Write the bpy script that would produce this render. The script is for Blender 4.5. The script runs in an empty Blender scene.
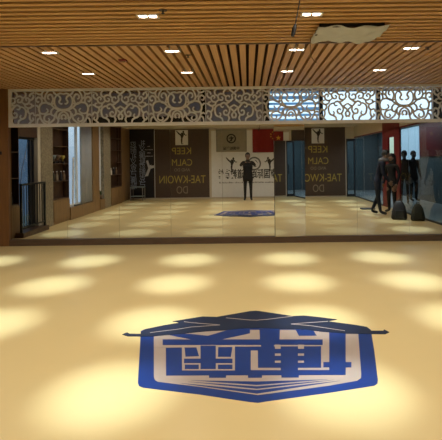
import bpy, bmesh, math, random
from mathutils import Vector, Matrix
C = bpy.context.scene.collection
SC = bpy.context.scene
R = math.radians

# ------------------------------------------------------------------ camera, world, exposure
F, PX, PY, H, ROLL = 430.0, 248.0, 161.0, 1.465, 0.0125
cd = bpy.data.cameras.new('camera'); cam = bpy.data.objects.new('camera', cd); C.objects.link(cam)
cd.sensor_width = 36; cd.sensor_fit = 'HORIZONTAL'; cd.lens = 36*F/442
cd.shift_x = -(PX-221)/442; cd.shift_y = (PY-220)/442
cd.clip_start = 0.01; cd.clip_end = 200
cam.matrix_world = Matrix.Translation((0, 0, H)) @ Matrix.Rotation(R(90), 4, 'X') @ Matrix.Rotation(-ROLL, 4, 'Z')
SC.camera = cam
SC.view_settings.view_transform = 'Standard'; SC.view_settings.look = 'None'
SC.view_settings.gamma = 1; SC.view_settings.use_curve_mapping = False
SC.view_settings.exposure = 0.0
try:
    SC.cycles.use_denoising = True; SC.cycles.max_bounces = 12; SC.cycles.glossy_bounces = 6
    SC.cycles.transparent_max_bounces = 16; SC.cycles.caustics_reflective = False
    SC.cycles.caustics_refractive = False; SC.cycles.sample_clamp_indirect = 4
except Exception: pass
w = bpy.data.worlds.new('sky'); SC.world = w; w.use_nodes = True
nt = w.node_tree; bg = nt.nodes['Background']
tc = nt.nodes.new('ShaderNodeTexCoord'); sx = nt.nodes.new('ShaderNodeSeparateXYZ'); rp = nt.nodes.new('ShaderNodeValToRGB')
nt.links.new(tc.outputs['Generated'], sx.inputs[0]); nt.links.new(sx.outputs['Z'], rp.inputs[0]); nt.links.new(rp.outputs[0], bg.inputs[0])
rp.color_ramp.elements[0].color = (.38, .46, .54, 1); rp.color_ramp.elements[0].position = 0.0
rp.color_ramp.elements[1].color = (.72, .9, 1, 1); rp.color_ramp.elements[1].position = .12
bg.inputs[1].default_value = 1.5
POOL_W, WIDE_W = 400.0, 30.0                    # the downlights: narrow beam and wide spill, watts
BEAM_COL, LAMP_COL = (.76, .92, 1), (1, .92, .76)
LX = (-3.86, -2.38, -.90, .60, 1.98, 3.40); LY = (6.44, 5.19, 3.94, 2.74, 1.49, .24)

def unproj(x, y):
    dx, dy = x-PX, y-PY; c, s = math.cos(ROLL), math.sin(ROLL)
    return dx*c-dy*s, dx*s+dy*c
def floor_pt(x, y):
    a, b = unproj(x, y); z = F*H/b
    return (a/F*z, z)

# ------------------------------------------------------------------ materials
def mat(name, col, rough=.6, metal=0, noise=.06, scale=8, stretch=(1, 1, 1), emit=None, spec=.5, bump=0, ior=None):
    m = bpy.data.materials.new(name); m.use_nodes = True; t = m.node_tree; p = t.nodes['Principled BSDF']
    p.inputs['Roughness'].default_value = rough; p.inputs['Metallic'].default_value = metal
    p.inputs['Specular IOR Level'].default_value = spec
    co = t.nodes.new('ShaderNodeTexCoord'); mp = t.nodes.new('ShaderNodeMapping'); n = t.nodes.new('ShaderNodeTexNoise')
    t.links.new(co.outputs['Object'], mp.inputs[0]); t.links.new(mp.outputs[0], n.inputs['Vector'])
    mp.inputs['Scale'].default_value = stretch; n.inputs['Scale'].default_value = scale; n.inputs['Detail'].default_value = 4
    r = t.nodes.new('ShaderNodeValToRGB'); t.links.new(n.outputs['Fac'], r.inputs[0])
    r.color_ramp.elements[0].position = .3; r.color_ramp.elements[1].position = .7
    r.color_ramp.elements[0].color = tuple(max(0, c*(1-noise)) for c in col)+(1,)
    r.color_ramp.elements[1].color = tuple(c*(1+noise) for c in col)+(1,)
    t.links.new(r.outputs[0], p.inputs['Base Color'])
    if bump:
        b = t.nodes.new('ShaderNodeBump'); b.inputs['Strength'].default_value = bump
        t.links.new(n.outputs['Fac'], b.inputs['Height']); t.links.new(b.outputs[0], p.inputs['Normal'])
    if emit:
        p.inputs['Emission Color'].default_value = tuple(emit[:3])+(1,); p.inputs['Emission Strength'].default_value = emit[3]
    return m
def glassy(name, tint, ior=1.5, rough=0.0):
    m = bpy.data.materials.new(name); m.use_nodes = True; t = m.node_tree; t.nodes.clear()
    o = t.nodes.new('ShaderNodeOutputMaterial'); mx = t.nodes.new('ShaderNodeMixShader'); f = t.nodes.new('ShaderNodeFresnel')
    a = t.nodes.new('ShaderNodeBsdfTransparent'); g = t.nodes.new('ShaderNodeBsdfGlossy')
    a.inputs[0].default_value = tint+(1,); g.inputs['Roughness'].default_value = rough; f.inputs[0].default_value = ior
    n = t.nodes.new('ShaderNodeTexNoise'); n.inputs['Scale'].default_value = 2
    r = t.nodes.new('ShaderNodeMapRange'); r.inputs['To Min'].default_value = .93; r.inputs['To Max'].default_value = 1
    t.links.new(n.outputs['Fac'], r.inputs['Value']); t.links.new(r.outputs[0], g.inputs['Color'])
    gm = t.nodes.new('ShaderNodeNewGeometry'); iv = t.nodes.new('ShaderNodeMath'); iv.operation = 'SUBTRACT'; iv.inputs[0].default_value = 1
    mu = t.nodes.new('ShaderNodeMath'); mu.operation = 'MULTIPLY'; t.links.new(gm.outputs['Backfacing'], iv.inputs[1])
    t.links.new(f.outputs[0], mu.inputs[0]); t.links.new(iv.outputs[0], mu.inputs[1]); t.links.new(mu.outputs[0], mx.inputs[0]); t.links.new(a.outputs[0], mx.inputs[1]); t.links.new(g.outputs[0], mx.inputs[2])
    t.links.new(mx.outputs[0], o.inputs[0])
    return m
def sheet(name, col, tr):
    m = mat(name, col, .7); t = m.node_tree; p = t.nodes['Principled BSDF']
    o = [n for n in t.nodes if n.type == 'OUTPUT_MATERIAL'][0]
    mx = t.nodes.new('ShaderNodeMixShader'); l = t.nodes.new('ShaderNodeBsdfTranslucent'); l.inputs[0].default_value = col+(1,)
    mx.inputs[0].default_value = tr
    t.links.new(p.outputs[0], mx.inputs[1]); t.links.new(l.outputs[0], mx.inputs[2]); t.links.new(mx.outputs[0], o.inputs[0])
    return m
M = {}
M['floor'] = mat('yellow_vinyl', (.69, .54, .26), .32, noise=.025, scale=1.2, spec=.4)
M['slat_x'] = mat('slat_wood', (.60, .34, .125), .5, noise=.12, scale=3, stretch=(.5, 14, 6))
M['slat_y'] = mat('slat_wood_cross', (.56, .33, .165), .5, noise=.12, scale=3, stretch=(14, .5, 6))
M['void'] = mat('dark_void', (.05, .022, .011), .9)
M['wood'] = mat('wall_wood', (.25, .155, .07), .5, noise=.15, scale=3, stretch=(8, 8, .6))
M['post'] = mat('post_wood', (.21, .10, .038), .5, noise=.12, scale=3, stretch=(8, 8, .6))
M['darkwood'] = mat('dark_wood', (.075, .04, .025), .45, noise=.2, scale=4, stretch=(8, 8, 1))
M['basewood'] = mat('base_wood', (.10, .062, .04), .5, noise=.2, scale=4, stretch=(1, 8, 8))
M['plaster'] = mat('plaster', (.62, .56, .47), .85, noise=.03)
M['greywall'] = mat('grey_plaster', (.30, .28, .27), .85, noise=.04)
M['lattice'] = mat('white_lacquer', (.82, .84, .88), .5, noise=.03)
M['stone'] = mat('granite', (.27, .235, .17), .5, noise=.35, scale=22)
M['black'] = mat('matt_black', (.012, .012, .014), .55)
M['metal'] = mat('black_metal', (.03, .035, .04), .35, .6)
M['white'] = mat('white_enamel', (.8, .8, .78), .4)
M['banner_white'] = mat('white_vinyl', (.84, .87, .93), .6, noise=.03)
M['banner_brown'] = mat('brown_vinyl', (.08, .054, .042), .6)
M['banner_grey'] = mat('grey_cloth', (.36, .34, .29), .8)
M['banner_black'] = mat('black_vinyl', (.008, .008, .014), .5)
M['red'] = mat('red_paint', (.16, .008, .013), .45)
M['flag'] = mat('red_cloth', (.26, .014, .014), .8)
M['star'] = mat('yellow_cloth', (.8, .5, .05), .8)
M['gold'] = mat('gold_print', (.46, .38, .08), .6)
M['greyprint'] = mat('grey_print', (.30, .25, .18), .6)
M['ink'] = mat('ink', (.02, .02, .022), .6)
M['inkgrey'] = mat('ink_grey', (.16, .16, .17), .6)
M['whiteprint'] = mat('white_print', (.6, .62, .7), .6)
M['blueprint'] = mat('pale_blue_print', (.36, .44, .62), .6)
M['blue'] = mat('emblem_blue', (.005, .032, .18), .4, noise=.04, spec=.25)
M['navy'] = mat('emblem_navy', (.006, .014, .042), .6, spec=.25)
M['embg'] = mat('emblem_ground', (.38, .31, .27), .4, noise=.03, spec=.3)
M['lamp'] = mat('lamp_glow', (1, 1, 1), .3, emit=(1, .95, .86, 9))
M['plastic'] = sheet('dust_film', (.60, .63, .66), .1)
M['curtain'] = sheet('curtain_cloth', (.62, .62, .62), .5)
M['blind'] = sheet('blue_blind', (.55, .80, 1.0), .8)
M['blind_white'] = sheet('white_blind', (.85, .93, .95), .7)
M['backlit_grey'] = sheet('backlit_grey', (.42, .37, .34), .6)
M['tint'] = glassy('tinted_glass', (.34, .42, .50), 1.35)
M['clear'] = glassy('clear_glass', (.92, .96, 1), 1.45)
M['partition'] = glassy('partition_glass', (.82, .9, .93), 1.5)
M['mullion'] = mat('mullion_dark', (.02, .022, .03), .4)
M['bluewall'] = mat('blue_wall', (.12, .16, .18), .7)
M['poster'] = mat('poster_paper', (.25, .32, .34), .7)
M['corfloor'] = mat('grey_tiles', (.45, .48, .50), .35)
M['glow_blue'] = mat('glow_panel_blue', (.5, .6, .7), .5, emit=(.42, .62, .80, .9))
M['glow_green'] = mat('glow_panel_green', (.5, .6, .5), .5, emit=(.42, .58, .46, .8))
M['skin'] = mat('skin', (.26, .16, .11), .5)
M['hair'] = mat('black_hair', (.01, .008, .008), .5, noise=.3, scale=60)
M['jacket'] = mat('black_cloth', (.012, .012, .014), .85)
M['navycloth'] = mat('navy_cloth', (.008, .012, .03), .85)
M['jeans'] = mat('dark_denim', (.01, .015, .026), .85)
M['scarf'] = mat('grey_cloth_soft', (.15, .14, .14), .9)
M['olive'] = mat('olive_canvas', (.04, .045, .035), .8, bump=.3, scale=20)
M['leaf'] = mat('leaf', (.05, .09, .03), .6)
M['clay'] = mat('clay', (.2, .13, .08), .7)
mm = bpy.data.materials.new('mirror_silver'); mm.use_nodes = True; t = mm.node_tree; p = t.nodes['Principled BSDF']
p.inputs['Metallic'].default_value = 1; p.inputs['Roughness'].default_value = 0.0
n = t.nodes.new('ShaderNodeTexNoise'); n.inputs['Scale'].default_value = 1.3
r = t.nodes.new('ShaderNodeValToRGB'); r.color_ramp.elements[0].color = (.67, .68, .67, 1); r.color_ramp.elements[1].color = (.71, .72, .71, 1)
t.links.new(n.outputs['Fac'], r.inputs[0]); t.links.new(r.outputs[0], p.inputs['Base Color']); M['mirror'] = mm

# ------------------------------------------------------------------ mesh helpers
class MB:
    def __init__(s): s.v = []; s.f = []; s.mi = []
    def add(s, vs, fs, mi=0):
        o = len(s.v); s.v += [tuple(v) for v in vs]
        s.f += [tuple(i+o for i in f) for f in fs]; s.mi += [mi]*len(fs); return s
    def box(s, x0, x1, y0, y1, z0, z1, mi=0):
        vs = [(x, y, z) for z in (z0, z1) for y in (y0, y1) for x in (x0, x1)]
        return s.add(vs, [(0, 2, 3, 1), (4, 5, 7, 6), (0, 1, 5, 4), (2, 6, 7, 3), (0, 4, 6, 2), (1, 3, 7, 5)], mi)
    def prism(s, pts, h0, h1, mapf=None, mi=0):      # polygon in (a,b) thickened along c
        mapf = mapf or (lambda a, b, c: (a, b, c)); n = len(pts)
        ar = sum(pts[i][0]*pts[(i+1) % n][1]-pts[(i+1) % n][0]*pts[i][1] for i in range(n))
        if ar < 0: pts = list(reversed(pts))
        vs = [mapf(a, b, h0) for a, b in pts]+[mapf(a, b, h1) for a, b in pts]
        fs = [tuple(range(n-1, -1, -1)), tuple(range(n, 2*n))]+[(i, (i+1) % n, n+(i+1) % n, n+i) for i in range(n)]
        return s.add(vs, fs, mi)
    def lathe(s, prof, c=(0, 0, 0), n=16, mi=0):
        vs = []; fs = []
        for r_, z in prof:
            for k in range(n): a = 2*math.pi*k/n; vs.append((c[0]+r_*math.cos(a), c[1]+r_*math.sin(a), c[2]+z))
        for j in range(len(prof)-1):
            for k in range(n):
                fs.append((j*n+k, j*n+(k+1) % n, (j+1)*n+(k+1) % n, (j+1)*n+k))
        fs.append(tuple(range(n-1, -1, -1))); fs.append(tuple(range((len(prof)-1)*n, len(prof)*n)))
        return s.add(vs, fs, mi)
    def tube(s, path, rad, n=8, mi=0):
        vs = []; fs = []; P = [Vector(q) for q in path]
        for i, q in enumerate(P):
            d = (P[min(i+1, len(P)-1)]-P[max(i-1, 0)]).normalized()
            u = d.cross(Vector((0, 0, 1)) if abs(d.z) < .9 else Vector((1, 0, 0))).normalized(); v_ = d.cross(u)
            rr = rad[i] if isinstance(rad, (list, tuple)) else rad
            for k in range(n): a = 2*math.pi*k/n; vs.append(q+u*rr*math.cos(a)+v_*rr*math.sin(a))
        for i in range(len(P)-1):
            for k in range(n): fs.append((i*n+k, i*n+(k+1) % n, (i+1)*n+(k+1) % n, (i+1)*n+k))
        fs.append(tuple(range(n-1, -1, -1))); fs.append(tuple(range((len(P)-1)*n, len(P)*n)))
        return s.add(vs, fs, mi)
    def build(s, name, m, parent=None, smooth=False, bevel=0):
        me = bpy.data.meshes.new(name); me.from_pydata(s.v, [], s.f)
        for q in (m if isinstance(m, (list, tuple)) else [m]): me.materials.append(q)
        for i, pl in enumerate(me.polygons): pl.material_index = s.mi[i]; pl.use_smooth = smooth
        bm = bmesh.new(); bm.from_mesh(me); bmesh.ops.recalc_face_normals(bm, faces=bm.faces)
        if bevel: bmesh.ops.bevel(bm, geom=bm.edges[:], offset=bevel, segments=2, affect='EDGES', profile=.5)
        bm.to_mesh(me); bm.free()
        o = bpy.data.objects.new(name, me); C.objects.link(o)
        if parent: o.parent = parent
        return o
def thing(name, label, cat, loc=(0, 0, 0), rz=0, group=None):
    o = bpy.data.objects.new(name, None); C.objects.link(o); o.location = loc; o.rotation_euler = (0, 0, rz)
    o.empty_display_size = .1; o['label'] = label; o['category'] = cat
    if group: o['group'] = group
    return o
def tag(o, label, cat, group=None):
    o['label'] = label; o['category'] = cat
    if group: o['group'] = group
    return o
def struct(o, label=None, cat=None):
    o['kind'] = 'structure'
    if label: o['label'] = label
    if cat: o['category'] = cat
    return o
def copy_tree(o, parent=None):
    c = o.copy(); C.objects.link(c)
    if parent: c.parent = parent
    for ch in [q for q in list(SC.objects) if q.parent == o]: copy_tree(ch, c)
    return c
def text_mesh(name, body, size, m, parent, loc, rot, ax='CENTER', wscale=1, bold=0, stretch=1):
    cu = bpy.data.curves.new(name, 'FONT'); cu.body = body; cu.size = size; cu.extrude = .001; cu.offset = bold
    cu.align_x = ax; cu.align_y = 'CENTER'; cu.space_character = wscale
    o = bpy.data.objects.new(name, cu); C.objects.link(o)
    bpy.context.view_layer.update()
    me = bpy.data.meshes.new_from_object(o.evaluated_get(bpy.context.evaluated_depsgraph_get()))
    bpy.data.objects.remove(o); me.materials.clear(); me.materials.append(m)
    q = bpy.data.objects.new(name, me); C.objects.link(q); q.parent = parent; q.location = loc; q.rotation_euler = rot
    q.scale = (stretch, 1, 1)
    return q

# ------------------------------------------------------------------ room shell
XL, XR, YB, YM, ZC = -4.8, 4.3, -1.65, 7.70, 2.80
f = MB().box(-6.4, 4.3, -6.2, 9.0, -.12, 0).build('floor', M['floor']); struct(f, 'glossy yellow vinyl floor with pools of light from the downlights', 'floor')
f = MB().box(4.3, 6.5, -6.2, 9.0, -.12, 0).build('floor', M['corfloor']); struct(f, 'pale grey corridor floor beyond the glass partition', 'floor')
ceil = MB().box(-6.4, 6.5, -6.2, 9.0, ZC+.09, ZC+.2).build('ceiling', M['void']); struct(ceil, 'ceiling of wooden slats with recessed twin downlights', 'ceiling')
b = MB(); y = 4.86
while y > -.35: b.box(XL, XR, y-.058, y, ZC, ZC+.016); y -= .11
o = b.build('slat_field', M['slat_x'], ceil); o['label'] = 'golden slats running parallel to the mirror wall'
MB().box(XL, XR, 4.875, 4.915, ZC-.004, ZC+.085).build('divider', M['darkwood'], ceil)
b = MB(); x = XL+.02
while x < XR-.02: b.box(x, x+.076, 4.93, 8.3, ZC, ZC+.06); x += .1145
o = b.build('slat_field', M['slat_y'], ceil); o['label'] = 'pinkish brown slats running towards the mirror wall'
MB().box(XL, XR, -1.65, -.36, ZC-.02, ZC+.09).build('plaster_strip', M['plaster'], ceil)

# front wall: low partition that carries the mirrors, clerestory wall behind the lattice
struct(MB().box(XL, XR+.1, 7.73, 7.85, 0, 2.13).build('wall_front', M['greywall']), 'partition behind the wall mirrors', 'wall')
CY = 8.32
wf = MB(); wf.box(XL-1, 6.4, CY, CY+.12, 0, 2.0)
struct(wf.build('wall_front', M['greywall']), 'grey wall seen through the white lattice', 'wall')
wx = [.36, 1.42, 2.53, 3.62, 4.5]
labs = ['clerestory window with pale blue blinds behind the lattice, next to the grey wall', 'bright white clerestory window behind the lattice, next to the blue blinds',
        'bright clerestory window behind the lattice above the red column reflection', 'clerestory window behind the lattice at the right edge of the photo']
for i in range(4):
    x0, x1 = wx[i], wx[i+1]
    wd = bpy.data.objects.new('window_%d' % (i+1), None); C.objects.link(wd); struct(wd, labs[i], 'window')
    b = MB(); t_ = .05 if i else .07
    b.box(x0-.035, x0+t_-.01, CY-.03, CY+.06, 2.0, 2.92); b.box(x0, x1, CY-.02, CY+.06, 2.0, 2.06)
    if i == 3: b.box(x0+.03, x0+.17, CY-.03, CY+.06, 2.0, 2.92)
    b.build('window_frame', M['mullion'], wd)
    MB().box(x0, x1, CY+.02, CY+.03, 2.0, 2.92).build('pane', M['clear'], wd)
    if i == 0:
        bl = MB()
        for k in range(7): bl.box(x0+.05, x1-.03, CY-.012, CY-.006, 2.1+k*.11, 2.1+k*.11+(.06 if k % 2 else .045))
        bl.build('blind', M['blind'], wd)
wd = bpy.data.objects.new('window_0', None); C.objects.link(wd); struct(wd, 'added translucent grey backing lit by the sky behind the lattice', 'window')  # added translucent sheet, backlit by the sky to brighten the grey backing
MB().box(XL-.5, .33, CY+.03, CY+.04, 2.0, 2.92).build('pane', M['clear'], wd); MB().box(XL-.5, .33, CY-.004, CY, 2.0, 2.92).build('blind', M['backlit_grey'], wd)
MB().box(-2.9, -.95, 7.765, 7.84, 2.131, 2.29).build('black_strip', M['black'])  # plain black box along the foot of the lattice
tag(bpy.data.objects['black_strip'], 'black strip lying behind the lower edge of the white lattice', 'strip')
MB().box(-.86, -.78, 8.0, 8.08, 2.131 if False else 0, 2.86).build('steel_post', M['metal'])
tag(bpy.data.objects['steel_post'], 'thin dark post standing behind the lattice at a panel joint', 'post')

# wooden base, lattice rails
struct(MB().box(-4.27, XR, 7.655, 7.73, 0, .108).build('baseboard_front', M['basewood']), 'dark wooden plinth under the wall mirrors', 'baseboard')
struct(MB().box(-4.27, XR, 7.675, 7.73, 2.118, 2.178).build('trim_1', M['lattice'], bevel=.003), 'cream rail between the mirrors and the lattice', 'trim')
struct(MB().box(-4.27, XR, 7.68, 7.73, 2.755, 2.80).build('trim_2', M['lattice'], bevel=.003), 'cream rail along the top of the lattice', 'trim')
struct(MB().box(-4.27, -4.22, 7.68, 7.73, 2.178, 2.755).build('trim_3', M['lattice']), 'cream end stile of the lattice', 'trim')
struct(MB().box(-4.85, -4.27, 7.655, 7.86, 0, 2.86).build('wall_left', M['post']), 'orange brown wooden pier at the left end of the mirrors', 'wall')
d = thing('door_stop', 'small black fitting on the orange wooden pier at the left edge', 'fitting', (-4.40, 7.655, 1.66))
MB().box(-.045, .02, -.012, 0, -.03, .03).build('plate', M['black'], d, bevel=.003); MB().tube([(-.02, -.012, 0), (-.02, -.05, 0)], .01).build('pin', M['metal'], d)

# ------------------------------------------------------------------ lattice panels
def crom(pts, n=6):
    out = []; P = [pts[0]]+list(pts)+[pts[-1]]
    for i in range(1, len(P)-2):
        for k in range(n):
            t_ = k/n; a, b_, c, d_ = P[i-1], P[i], P[i+1], P[i+2]
            out.append(tuple(.5*((2*b_[j])+(-a[j]+c[j])*t_+(2*a[j]-5*b_[j]+4*c[j]-d_[j])*t_*t_+(-a[j]+3*b_[j]-3*c[j]+d_[j])*t_**3) for j in (0, 1)))
    out.append(tuple(pts[-1])); return out
def ribbon(mb, pts, w0=.012, w1=.008, th=.016):
    P = crom(pts); n = len(P); L = []; Rr = []
    for i, q in enumerate(P):
        a = P[max(i-1, 0)]; c = P[min(i+1, n-1)]; d_ = Vector((c[0]-a[0], c[1]-a[1]))
        d_ = d_.normalized() if d_.length else Vector((1, 0)); nn = Vector((-d_.y, d_.x)); w_ = w0+(w1-w0)*i/(n-1)
        w_ *= 1+.35*math.sin(math.pi*i/(n-1))
        L.append((q[0]+nn.x*w_, q[1]+nn.y*w_)); Rr.append((q[0]-nn.x*w_, q[1]-nn.y*w_))
    vs = [(a, 0, b_) for a, b_ in L]+[(a, 0, b_) for a, b_ in Rr]+[(a, th, b_) for a, b_ in L]+[(a, th, b_) for a, b_ in Rr]
    fs = []
    for i in range(n-1):
        fs += [(i, i+1, n+i+1, n+i), (2*n+i, 3*n+i, 3*n+i+1, 2*n+i+1), (i, 2*n+i, 2*n+i+1, i+1), (n+i, n+i+1, 3*n+i+1, 3*n+i)]
    fs += [(0, n, 3*n, 2*n), (n-1, 3*n-1, 4*n-1, 2*n-1)]
    mb.add(vs, fs)
# strokes traced in a 393 x 250 cell, right half, centre x = 0, y down from the top
A = [[(0, 142), (30, 138), (52, 120), (62, 92), (60, 55), (45, 30)], [(45, 30), (28, 40), (20, 60), (30, 82), (18, 98), (8, 94)],
     [(0, 150), (30, 150), (48, 162), (52, 190), (40, 215), (26, 206)], [(0, 158), (22, 172), (34, 200), (38, 235), (46, 250)], [(0, 180), (14, 192), (14, 214), (4, 210)],
     [(30, 145), (60, 130), (100, 92), (150, 92), (170, 130), (160, 168), (128, 172), (108, 152), (118, 132)],
     [(66, 128), (84, 150), (84, 178), (66, 190), (58, 172)], [(60, 180), (66, 215), (90, 240), (110, 250)],
     [(84, 178), (104, 176), (130, 190), (134, 222), (112, 236), (98, 222), (106, 206)], [(165, 165), (160, 205), (140, 240), (120, 250)],
     [(62, 90), (84, 100), (110, 92), (128, 60), (120, 20), (104, 0)], [(84, 100), (72, 60), (84, 26), (104, 30), (108, 52), (96, 62)],
     [(128, 60), (146, 46), (150, 20), (138, 0)], [(168, 128), (184, 110), (191, 108)], [(150, 92), (150, 64), (170, 44), (188, 60), (180, 82), (168, 76)],
     [(150, 20), (170, 22), (191, 8)], [(163, 190), (180, 180), (191, 190)], [(160, 205), (178, 216), (184, 250)], [(45, 30), (62, 14), (70, 0)], [(45, 30), (24, 16), (0, 22)]]
Bs = [[(0, 30), (14, 46), (10, 70), (28, 92), (54, 84), (54, 56), (36, 50), (30, 64)], [(0, 120), (14, 132), (34, 142), (50, 120), (70, 104), (92, 118), (84, 138), (70, 134)],
      [(0, 176), (12, 160), (34, 142)], [(0, 176), (14, 196), (8, 222), (0, 214)], [(34, 142), (30, 170), (44, 198), (66, 196), (70, 172), (56, 162), (48, 174)],
      [(28, 92), (44, 106), (62, 106)], [(54, 56), (70, 40), (68, 14), (52, 0)], [(70, 40), (92, 34), (110, 50), (102, 78), (82, 82), (76, 66), (88, 58)],
      [(110, 50), (128, 40), (132, 16), (120, 0)], [(92, 118), (116, 124), (132, 150), (126, 196), (104, 212), (92, 196), (100, 180)],
      [(104, 212), (84, 226), (78, 250)], [(104, 78), (124, 96), (148, 92), (158, 66), (144, 48), (132, 60), (140, 72)],
      [(124, 96), (130, 116), (150, 128), (172, 118), (172, 98), (158, 96)], [(150, 128), (146, 150), (160, 172), (182, 166), (191, 190)],
      [(172, 118), (184, 110), (191, 108)], [(160, 172), (158, 205), (170, 228), (184, 216), (178, 202)], [(170, 228), (160, 242), (150, 250)],
      [(158, 40), (166, 20), (191, 8)], [(158, 66), (176, 60), (186, 40), (180, 24)], [(44, 198), (34, 224), (44, 250)], [(0, 30), (16, 14), (34, 0)]]
SX, SZ, Z0 = 1.0175/393, .577/250, 2.178
def lattice(strokes, sides=(1, -1)):
    b = MB()
    for st in strokes:
        for sg in sides:
            ribbon(b, [(sg*q[0]*SX, (250-q[1])*SZ) for q in st], .0128, .0105)
    if len(sides) > 1: b.box(-.507, -.502, 0, .016, 0, .577); b.box(.502, .507, 0, .016, 0, .577)
    return b
o = lattice(Bs, (1,)).build('lattice_panel', M['lattice']); o.location = ((64-PX)/56-.35/56-1.0175, 7.695, Z0)
tag(o, 'narrow cut off white scrollwork lattice panel against the wooden pier', 'lattice panel', 'scrollwork lattice panels')
pa = pb = None
desc = ['dimmest one beside the wooden pier', 'over the leaning pole reflection', 'over the black calligraphy reflection', 'over the left brown banner reflection',
        'over the photographer reflection', 'over the mirrored door, first before bright blue glass', 'before bright glass above the right brown banner reflection',
        'before bright glass above the red column reflection', 'at the right edge of the photo']
cx0 = (64-PX)/56
for i in range(9):
    cx = cx0-.35/56+i*1.0175; 
    if i % 2 == 0: me_src = pa
    else: me_src = pb
    if me_src is None:
        o = lattice(A if i % 2 == 0 else Bs).build('lattice_panel', M['lattice'])
        if i % 2 == 0: pa = o
        else: pb = o
    else:
        o = me_src.copy(); C.objects.link(o)
    if i == 8: pass
    o.location = (cx, 7.695, Z0)
    tag(o, 'white scrollwork lattice panel above the mirrors, '+desc[i], 'lattice panel', 'scrollwork lattice panels')

# ------------------------------------------------------------------ mirrors
edges = [-4.27, -3.25, -2.32, -1.393, -.464, .464, 1.018, 1.946, 2.875, 3.80, 4.29]
mlab = ['wall mirror panel beside the wooden pier, reflecting a dark blue window and railing', 'wall mirror panel reflecting a white leaning pole and pale curtain',
        'wall mirror panel reflecting a black calligraphy banner', 'wall mirror panel reflecting a whole brown banner with yellow letters',
        'wall mirror panel reflecting the photographer before a white banner', 'small mirror pane above the mirrored door, reflecting the flag corner with its star',
        'wall mirror panel just right of the mirrored door, reflecting a brown banner', 'wall mirror panel reflecting people beside a red column',
        'wall mirror panel reflecting bags on the floor by glass', 'narrow wall mirror panel at the far right end of the wall']
tilt = [0, .0006, -.0004, .0, .0007, -.0008, .0009, -.0005, .0006, 0]
for i in range(10):
    a, c = edges[i]+.0015, edges[i+1]-.0015; z0 = .108; z1 = 2.118
    if i == 5: z0 = 1.822
    o = MB().box(-(c-a)/2, (c-a)/2, 0, .006, z0, z1).build('mirror_panel', M['mirror'])
    o.location = ((a+c)/2, 7.705, 0); o.rotation_euler = (-.005 if i == 5 else 0, 0, tilt[i])
    if i == 5: o.location.y += .003
    tag(o, mlab[i], 'mirror', 'wall mirror panels')
dr = thing('mirrored_door', 'mirror clad door left slightly ajar, reflecting part of a blue room', 'door', (1.016, 7.702, .112), 0)
dr.rotation_euler = (0, 0, .123)
MB().box(-.55, 0, -.006, 0, 0, 1.705).build('mirror_face', M['mirror'], dr)
MB().box(-.55, 0, 0, .02, 0, 1.705).build('door_leaf', M['darkwood'], dr)
MB().box(-.03, 0, .001, .024, .3, .4).build('hinge', M['metal'], dr); MB().box(-.03, 0, .001, .024, 1.3, 1.4).build('hinge', M['metal'], dr)

# ------------------------------------------------------------------ ceiling downlights
prog = thing('ceiling_downlight', 'x', 'ceiling light', (0, 0, ZC-.004), 0, 'recessed twin downlights')
b = MB(); W_, D_ = .10, .055
b.box(-W_, W_, -D_, -D_+.012, 0, .05); b.box(-W_, W_, D_-.012, D_, 0, .05); b.box(-W_, -W_+.012, -D_, D_, 0, .05); b.box(W_-.012, W_, -D_, D_, 0, .05); b.box(-W_, W_, -D_, D_, .045, .055)
b.build('housing', M['white'], prog)
for s in (-1, 1):
    lb = MB().lathe([(.038, .004), (.04, .012), (.034, .04), (.02, .044)], (s*.045, 0, 0), 20).build('lamp', M['lamp'], prog, True)
rows_t = ['row closest to the mirror wall', 'second row from the mirror wall', 'third row from the mirror wall', 'fourth row from the mirror wall', 'fifth row from the mirror wall', 'sixth row from the mirror wall']
cols_t = ['over the window side', 'over the left part of the room', 'left of the centre', 'just right of the centre', 'over the right part of the room', 'beside the glass partition']
ld1 = bpy.data.lights.new('beam', 'SPOT'); ld1.energy = POOL_W; ld1.spot_size = R(22); ld1.spot_blend = 1; ld1.shadow_soft_size = .11; ld1.color = BEAM_COL
ld2 = bpy.data.lights.new('spill', 'SPOT'); ld2.energy = WIDE_W; ld2.spot_size = R(150); ld2.spot_blend = 1; ld2.shadow_soft_size = .05; ld2.color = LAMP_COL
first = True
for j, ly in enumerate(LY):
    for i, lx in enumerate(LX):
        if first: g = prog; first = False
        else: g = copy_tree(prog)
        g.location = (lx, ly, ZC-.004); g['label'] = 'twin ceiling downlight %s, %s' % (cols_t[i], rows_t[j])
        for nm, ld in (('beam', ld1), ('spill', ld2)):
            q = bpy.data.objects.new(nm, ld); C.objects.link(q); q.location = (lx, ly, ZC-.03)

# ceiling vent wrapped in film, detectors, hanging wires
v = thing('ceiling_vent', 'open ceiling vent loosely covered with crumpled grey beige film', 'air vent', (0, 0, 0))
b = MB(); x0, x1, y0, y1 = .72, 1.36, 4.22, 4.74
b.box(x0, x1, y0, y0+.02, 2.77, 2.85); b.box(x0, x1, y1-.02, y1, 2.77, 2.85); b.box(x0, x0+.02, y0, y1, 2.77, 2.85); b.box(x1-.02, x1, y0, y1, 2.77, 2.85)
b.build('frame', M['black'], v)
rnd = random.Random(3); nx, ny = 22, 14; vs = []; fs = []
for j in range(ny+1):
    for i in range(nx+1):
        u, q = i/nx, j/ny
        xx = .70+u*(.66+.05*(1-q)); yy = 4.19+q*.53
        zz = 2.765-.035*math.sin(math.pi*q)*math.sin(math.pi*u)-.012*math.sin(u*17+q*7)-.008*math.sin(q*21-u*9)+rnd.uniform(-.003, .003)-.045*max(0, u-.55)*q
        vs.append((xx, yy, zz))
for j in range(ny):
    for i in range(nx): a = j*(nx+1)+i; fs.append((a, a+1, a+nx+2, a+nx+1))
o = MB().add(vs, fs).build('film', M['plastic'], v, True); o['label'] = 'crumpled translucent dust film'
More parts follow.
